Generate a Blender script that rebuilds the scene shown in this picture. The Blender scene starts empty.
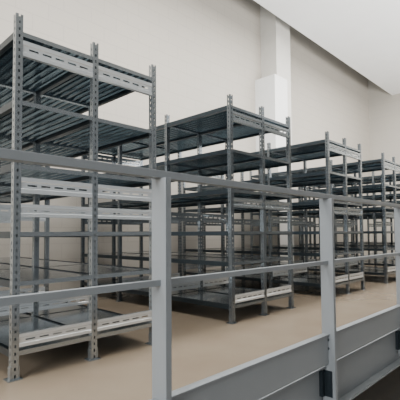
import bpy, math
from mathutils import Vector, Quaternion
C = bpy.context.scene.collection
R = math.radians

# ------------------------------------------------------------------ materials
def nodes(name):
    m = bpy.data.materials.new(name); m.use_nodes = True
    nt = m.node_tree
    return m, nt, nt.nodes['Principled BSDF']

def speckle(name, c1, c2, metal, rough, scale=60, kind='voronoi', bump=0.0, stretch=None, vary=0.03):
    m, nt, b = nodes(name)
    tc = nt.nodes.new('ShaderNodeTexCoord'); mp = nt.nodes.new('ShaderNodeMapping')
    nt.links.new(tc.outputs['Object'], mp.inputs['Vector'])
    if stretch: mp.inputs['Scale'].default_value = stretch
    if kind == 'voronoi':
        t = nt.nodes.new('ShaderNodeTexVoronoi'); t.inputs['Scale'].default_value = scale; out = t.outputs['Color']
    else:
        t = nt.nodes.new('ShaderNodeTexNoise'); t.inputs['Scale'].default_value = scale
        t.inputs['Detail'].default_value = 6; out = t.outputs['Fac']
    nt.links.new(mp.outputs['Vector'], t.inputs['Vector'])
    r = nt.nodes.new('ShaderNodeValToRGB')
    r.color_ramp.elements[0].color = (*c1, 1); r.color_ramp.elements[1].color = (*c2, 1)
    r.color_ramp.elements[0].position = .25; r.color_ramp.elements[1].position = .75
    nt.links.new(out, r.inputs['Fac']); nt.links.new(r.outputs['Color'], b.inputs['Base Color'])
    b.inputs['Metallic'].default_value = metal
    mr = nt.nodes.new('ShaderNodeMapRange')
    mr.inputs['To Min'].default_value = rough - vary; mr.inputs['To Max'].default_value = rough + vary
    nt.links.new(out, mr.inputs['Value']); nt.links.new(mr.outputs['Result'], b.inputs['Roughness'])
    if bump:
        bp = nt.nodes.new('ShaderNodeBump'); bp.inputs['Strength'].default_value = bump; bp.inputs['Distance'].default_value = .01
        nt.links.new(out, bp.inputs['Height']); nt.links.new(bp.outputs['Normal'], b.inputs['Normal'])
    return m

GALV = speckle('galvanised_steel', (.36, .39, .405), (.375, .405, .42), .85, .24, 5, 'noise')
GALV_SHADED = speckle('galvanised_steel_shaded', (.18, .205, .225), (.195, .22, .24), .88, .24, 5, 'noise')  # same steel, falloff of the window light put into its colour
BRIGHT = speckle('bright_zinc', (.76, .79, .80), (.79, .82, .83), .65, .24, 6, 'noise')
BRIGHT_SHADED = speckle('bright_zinc_shaded', (.27, .30, .315), (.29, .32, .335), .78, .25, 6, 'noise')  # same zinc, darkened in colour for the weaker light further along
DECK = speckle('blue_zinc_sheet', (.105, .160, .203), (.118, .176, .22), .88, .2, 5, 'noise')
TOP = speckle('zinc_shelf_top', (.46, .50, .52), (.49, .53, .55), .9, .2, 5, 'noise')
BEAM = speckle('dull_zinc', (.045, .058, .07), (.055, .072, .084), .85, .3, 5, 'noise')
PAINT = speckle('grey_paint', (.22, .236, .247), (.23, .246, .257), .1, .36, 8, 'noise')
EDGE = speckle('grey_beam_paint', (.20, .215, .225), (.21, .225, .235), .1, .5, 6, 'noise')
CHIP = speckle('chipboard', (.195, .152, .108), (.228, .182, .133), 0, .26, 2.2, 'noise', vary=.01)
CONC = speckle('concrete', (.30, .285, .265), (.34, .325, .305), 0, .8, 3, 'noise')
CEIL = speckle('white_ceiling_paint', (.80, .80, .79), (.83, .83, .82), 0, .8, 2, 'noise')
PIER = speckle('cream_render', (.55, .53, .485), (.59, .57, .525), 0, .8, 4, 'noise')
BOXM = speckle('white_casing', (.70, .70, .68), (.73, .73, .71), 0, .7, 4, 'noise')

def wall_mat(name, c1, c2, rot):
    m, nt, b = nodes(name)
    tc = nt.nodes.new('ShaderNodeTexCoord'); mp = nt.nodes.new('ShaderNodeMapping')
    mp.inputs['Rotation'].default_value = rot
    br = nt.nodes.new('ShaderNodeTexBrick')
    nt.links.new(tc.outputs['Object'], mp.inputs['Vector']); nt.links.new(mp.outputs['Vector'], br.inputs['Vector'])
    br.inputs['Color1'].default_value = (*c1, 1); br.inputs['Color2'].default_value = (*[x*.98 for x in c1], 1)
    br.inputs['Mortar'].default_value = (*c2, 1)
    br.inputs['Scale'].default_value = 1.0; br.inputs['Brick Width'].default_value = .55; br.inputs['Row Height'].default_value = .275
    br.inputs['Mortar Size'].default_value = .011; br.inputs['Mortar Smooth'].default_value = .4
    nt.links.new(br.outputs['Color'], b.inputs['Base Color'])
    b.inputs['Roughness'].default_value = .85
    return m
WALL = wall_mat('painted_block_wall', (.425, .39, .338), (.385, .353, .306), (R(90), 0, 0))
WALL2 = wall_mat('painted_block_end_wall', (.45, .42, .37), (.42, .392, .345), (R(90), 0, R(90)))

# ------------------------------------------------------------------ mesh helpers
class MB:
    def __init__(s): s.v = []; s.f = []
    def box(s, x0, x1, y0, y1, z0, z1):
        n = len(s.v)
        s.v += [(x, y, z) for z in (z0, z1) for y in (y0, y1) for x in (x0, x1)]
        s.f += [tuple(n+i for i in q) for q in ((0,2,3,1),(4,5,7,6),(0,1,5,4),(2,6,7,3),(0,4,6,2),(1,3,7,5))]
    def sheet(s, o, u, v, us, vs, hole=lambda i, j: False):
        o, u, v = Vector(o), Vector(u), Vector(v); n = len(s.v); w = len(us)
        for b in vs:
            for a in us: s.v.append(tuple(o + u*a + v*b))
        for j in range(len(vs)-1):
            for i in range(w-1):
                if not hole(i, j):
                    k = n + j*w + i; s.f.append((k, k+1, k+w+1, k+w))
    def profile(s, pts, y0, y1):                 # open profile in XZ swept along Y
        n = len(s.v)
        for x, z in pts: s.v += [(x, y0, z), (x, y1, z)]
        for i in range(len(pts)-1): s.f.append((n+2*i, n+2*i+1, n+2*i+3, n+2*i+2))
    def hexa(s, c, r, axis, h):                  # bolt head along axis
        n = len(s.v); c = Vector(c); ax = Vector(axis)
        t = ax.orthogonal().normalized(); b = ax.cross(t)
        for k in (0, h):
            for i in range(6): s.v.append(tuple(c + ax*k + (t*math.cos(i*R(60)) + b*math.sin(i*R(60)))*r))
        s.f.append(tuple(n+6+i for i in range(6)))
        for i in range(6): s.f.append((n+i, n+(i+1) % 6, n+6+(i+1) % 6, n+6+i))
    def mesh(s, name, *mats, index=None):
        me = bpy.data.meshes.new(name); me.from_pydata(s.v, [], s.f); me.update()
        for m in mats: me.materials.append(m)
        for i, k in (index or {}).items(): me.polygons[i].material_index = k
        return me

def link(name, me, parent=None, loc=(0, 0, 0), rz=0):
    o = bpy.data.objects.new(name, me); C.objects.link(o); o.parent = parent; o.location = loc; o.rotation_euler.z = rz
    return o
def struct(name, mb, mat):
    o = link(name, mb.mesh(name, mat)); o['kind'] = 'structure'; return o
def bevel(o, w):
    m = o.modifiers.new('bevel', 'BEVEL'); m.width = w; m.segments = 2; m.limit_method = 'ANGLE'
def empty(name, loc, label, cat, group=None):
    o = bpy.data.objects.new(name, None); C.objects.link(o); o.location = loc; o.empty_display_size = .1
    o['label'] = label; o['category'] = cat
    if group: o['group'] = group
    return o

# ------------------------------------------------------------------ dimensions
HC = .98; DG = 1.573; DR = 2.81; XE = 17.1; YW = 6.55; YC = 5.63; CEILH = 6.59
H = 2.53; BAY = .604; DEP = 1.065; PITCH = 2.315; X0 = 1.09; NB = 3

# ------------------------------------------------------------------ setting
m = MB(); m.box(-8, XE, DG+.065, YW, -.05, 0); struct('floor', m, CHIP)
m = MB(); m.box(-8, XE+.2, YW, YW+.2, -3, 10); struct('wall_back', m, WALL)
m = MB(); m.box(XE, XE+.2, -9, YW, -3, 10); struct('wall_right', m, WALL2)
m = MB(); m.box(9.28, 10.0, YC+.40, YW, 0, 10); struct('wall_pier', m, PIER)
m = MB(); m.box(8.98, 9.6, YC+.27, YW, 3.2, 5.25); struct('trim_2', m, BOXM)
m = MB(); m.box(-8, XE, -9, YC-.03, CEILH, CEILH+.3); struct('ceiling', m, CEIL)
m = MB(); m.box(-8, XE, -9, YW, -3.2, -3); struct('floor.001', m, CONC)
# edge beam of the mezzanine: channel with flanges facing the camera
m = MB(); m.box(-8, XE, DG+.065, DG+.08, -.50, -.05); m.box(-8, XE, DG-.01, DG+.065, -.50, -.482); m.box(-8, XE, DG+.02, DG+.065, -.128, -.115)
struct('trim_1', m, EDGE)

# ------------------------------------------------------------------ guardrail
g = empty('guardrail', (0, DG, 0), 'long grey painted metal guardrail in front of the shelving, with kick plate', 'guardrail')
posts = [1.32 + 1.805*k for k in range(-3, 8)]
def rail(name, y0, y1, z0, z1, x0=-6, x1=XE-.02):
    m = MB(); m.box(x0, x1, y0, y1, z0, z1); o = link(name, m.mesh(name, PAINT), g); bevel(o, .0015); return o
rail('handrail', -.026, .026, 1.264, 1.302)
pm = MB()   # C channel post
pm.box(-.006, 0, -.055, .055, -.42, 1.264); pm.box(0, .032, -.055, -.049, -.42, 1.264); pm.box(0, .032, .049, .055, -.42, 1.264)
pme = pm.mesh('post', PAINT)
bm_ = MB()
for z in (-.2, -.3, .03, .1): bm_.hexa((-.006, .0, z), .012, (-1, 0, 0), .008)
bme = bm_.mesh('bolt_set', BEAM)
km = MB(); km.box(-.05, -.006, .035, .065, -.36, -.15); km.box(-.012, -.006, -.03, .065, -.36, -.15)
kme = km.mesh('bracket', BEAM)
for i, x in enumerate(posts):
    p = link('post', pme, g, (x, 0, 0)); bevel(p, .0015)
    link('bolts', bme, p); link('bracket', kme, p)
    if i+1 < len(posts):
        rail('mid_rail', -.016, .016, .718, .749, x+.032, posts[i+1]-.006)
        t = MB(); a, b = x+.034, posts[i+1]-.008
        t.box(a, b, .0, .008, -.095, .15); t.box(a, b, .008, .04, .142, .15); t.box(a, b, -.016, 0, .140, .15)
        o = link('toe_board', t.mesh('toe_board', PAINT), g); bevel(o, .001)

# ------------------------------------------------------------------ shelving rack
PW, PD = .05, .045
def post_mesh():
    m = MB(); vs = [0]
    k = 0
    while True:
        for d in (.014, .035, .05):
            z = k*.05 + d
            if z < H - .01: vs.append(z)
        k += 1
        if k*.05 > H: break
    vs.append(H)
    web = [0, .019, .031, PW]; side = [0, .017, .028, PD]
    hole = lambda i, j: i == 1 and j % 3 == 1
    m.sheet((-PW/2, 0, 0), (1, 0, 0), (0, 0, 1), web, vs, hole)
    m.sheet((-PW/2, 0, 0), (0, 1, 0), (0, 0, 1), side, vs, hole)
    m.sheet((PW/2, 0, 0), (0, 1, 0), (0, 0, 1), side, vs, hole)
    for s in (-1, 1): m.sheet((s*PW/2, PD, 0), (-s, 0, 0), (0, 0, 1), [0, .018], [0, H])
    return m.mesh('post', GALV)
def foot_mesh():
    m = MB(); m.box(-.05, .05, -.02, .075, 0, .006); m.box(-.031, -.026, .0, .045, .006, .09); m.box(.026, .031, .0, .045, .006, .09)
    m.hexa((-.04, -.008, .006), .008, (0, 0, 1), .007); m.hexa((.04, .062, .006), .008, (0, 0, 1), .007)
    return m.mesh('foot_plate', GALV)
def deck_mesh(w, l):                      # sheet shelf: flat top, ribs under it along Y, folded lips at the ends
    m = MB(); n = 8; p = w/n; pts = []
    m.sheet((0, 0, 0), (1, 0, 0), (0, 1, 0), [0, w], [0, l])
    for i in range(n):
        x = i*p
        pts += [(x, -.004), (x+p*.5, -.004), (x+p*.62, -.021), (x+p*.88, -.021)]
    pts.append((w, -.004))
    m.profile(pts, 0, l); k = len(m.f)
    m.sheet((0, 0, 0), (1, 0, 0), (0, 0, 1), [0, w], [-.032, 0])
    m.sheet((0, l, 0), (1, 0, 0), (0, 0, 1), [0, w], [-.032, 0])
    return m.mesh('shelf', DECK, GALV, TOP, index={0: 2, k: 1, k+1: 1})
def beam_mesh(l):
    m = MB(); w = .018
    m.box(-w, w, 0, l, -.044, -.040); m.box(-w, -w+.004, 0, l, -.040, .004); m.box(w-.004, w, 0, l, -.040, .004)
    return m.mesh('beam', BEAM)
def panel_mesh(w):                        # perforated cross panel with folded edges
    m = MB(); hgt = .11
    n = 5; step = (w-.06)/n
    us = [0, .03, w]
    for i in range(n): us += [.03+i*step+step*.16, .03+i*step+step*.84, .03+(i+1)*step]
    us = sorted(set(round(u, 5) for u in us))
    mids = [.03+(i+.5)*step for i in range(n)]
    hole = lambda i, j: j == 1 and any(us[i] < q < us[i+1] for q in mids)
    m.sheet((0, .006, 0), (1, 0, 0), (0, 0, 1), us, [.034, .049, .061, .076], hole)
    for a, b in ((0, .028), (.082, hgt)): m.sheet((0, 0, 0), (1, 0, 0), (0, 0, 1), [0, w], [a, b])
    m.sheet((0, 0, .028), (1, 0, 0), (0, .006, .006), [0, w], [0, 1]); m.sheet((0, .006, .076), (1, 0, 0), (0, -.006, .006), [0, w], [0, 1])
    for z in (0, hgt): m.sheet((0, 0, z), (1, 0, 0), (0, 1, 0), [0, w], [0, .03])
    m.sheet((0, .03, 0), (1, 0, 0), (0, 0, 1), [0, w], [0, .014]); m.sheet((0, .03, hgt-.014), (1, 0, 0), (0, 0, 1), [0, w], [0, .014])
    return m.mesh('cross_panel', BRIGHT)

LEVELS = [.19, .66, 1.0, 1.47, 1.92, 2.41]
PANELS = [.215, 1.27, 2.24]
def make_rack():
    root = empty('shelving_rack', (X0, DR, 0), '', 'shelving rack')
    pme, fme = post_mesh(), foot_mesh()
    for j in range(NB+1):
        for i in range(3):
            p = link('post', pme, root, (i*BAY, j*DEP, 0)); link('foot_plate', fme, p)
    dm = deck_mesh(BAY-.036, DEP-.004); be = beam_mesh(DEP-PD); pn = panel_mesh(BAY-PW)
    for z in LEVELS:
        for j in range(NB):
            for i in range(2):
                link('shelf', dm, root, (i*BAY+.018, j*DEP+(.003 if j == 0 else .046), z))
            for i in range(3): link('beam', be, root, (i*BAY, j*DEP+PD, z))
    for z in PANELS:
        for j in range(NB+1):
            if z > 2 and j in (1, 2): continue
            for i in range(2):
                zz = 1.15 if (1 < z < 2 and j) else (.24 if (z < 1 and j) else z)
                o = link('cross_panel', pn, root, (i*BAY+PW/2, j*DEP, zz))
                if z < .5: o.scale.z = .8
    return root
def copy_tree(o, parent=None):
    c = o.copy(); C.objects.link(c); c.parent = parent
    for ch in list(o.children): copy_tree(ch, c)
    return c
def shade_rack(o):                              # dimmer window light on the further racks, put into the zinc colour
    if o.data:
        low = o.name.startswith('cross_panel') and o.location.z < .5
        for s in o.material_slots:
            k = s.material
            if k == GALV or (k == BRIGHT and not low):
                s.link = 'OBJECT'; s.material = GALV_SHADED if k == GALV else BRIGHT_SHADED
    for ch in o.children: shade_rack(ch)
labels = ['largest empty galvanised shelving rack, nearest the camera at the left end of the row',
          'second empty galvanised shelving rack from the left, seen between the two guardrail posts',
          'third empty galvanised shelving rack from the left, rising behind the right guardrail post',
          'fourth empty galvanised shelving rack from the left, front posts near the right photo edge',
          'fifth empty galvanised shelving rack from the left, mostly hidden behind the fourth rack',
          'farthest empty galvanised shelving rack, last of the row by the end wall, almost hidden']
rack = make_rack()
for i, t in enumerate(labels):
    r = rack if i == 0 else copy_tree(rack)
    r.location = (X0 + i*PITCH, DR, 0); r['label'] = t; r['group'] = 'galvanised shelving racks in a row'
    if i: shade_rack(r)
pn = bpy.data.meshes['cross_panel']       # the nearest rack carries a second pair of panels under its middle ones
for i in range(2):
    o = link('cross_panel', pn, rack, (i*BAY+PW/2, 0, 1.105)); o.scale.z = .8

# ------------------------------------------------------------------ camera
th, ph = R(44.2), R(2.6)
cd = bpy.data.cameras.new('camera'); cam = bpy.data.objects.new('camera', cd); C.objects.link(cam)
cd.sensor_width = 36; cd.lens = 36; cam.location = (0, 0, HC); cd.clip_start = .05
cd.shift_y = .0385
d = Vector((math.cos(ph)*math.cos(th), math.cos(ph)*math.sin(th), math.sin(ph)))
cam.rotation_euler = (d.to_track_quat('-Z', 'Y') @ Quaternion((0, 0, 1), R(-.4))).to_euler()
bpy.context.scene.camera = cam

# ------------------------------------------------------------------ light
w = bpy.data.worlds.new('world'); bpy.context.scene.world = w; w.use_nodes = True
w.node_tree.nodes['Background'].inputs[0].default_value = (.92, .96, 1, 1); w.node_tree.nodes['Background'].inputs[1].default_value = .24
def area(name, loc, tgt, sx, sy, e, col=(1, 1, 1)):
    l = bpy.data.lights.new(name, 'AREA'); l.shape = 'RECTANGLE'; l.size = sx; l.size_y = sy; l.energy = e; l.color = col
    o = bpy.data.objects.new(name, l); C.objects.link(o); o.location = loc
    o.rotation_euler = (Vector(tgt)-Vector(loc)).to_track_quat('-Z', 'Y').to_euler()
area('ceiling_lamp', (7, 3.0, 6.4), (7, 3.4, 0), 16, .7, 1550, (1, .99, .975))
area('left_window_lamp', (-6, 0.5, 2.8), (6, 4, 1.2), 4, 3, 1000, (.97, .99, 1))
area('added_ceiling_fill', (11, -.5, 3.2), (11.5, 1.5, 6.8), 12, 1.5, 1100, (1, .99, .97))  # unseen fill added to brighten the ceiling from below
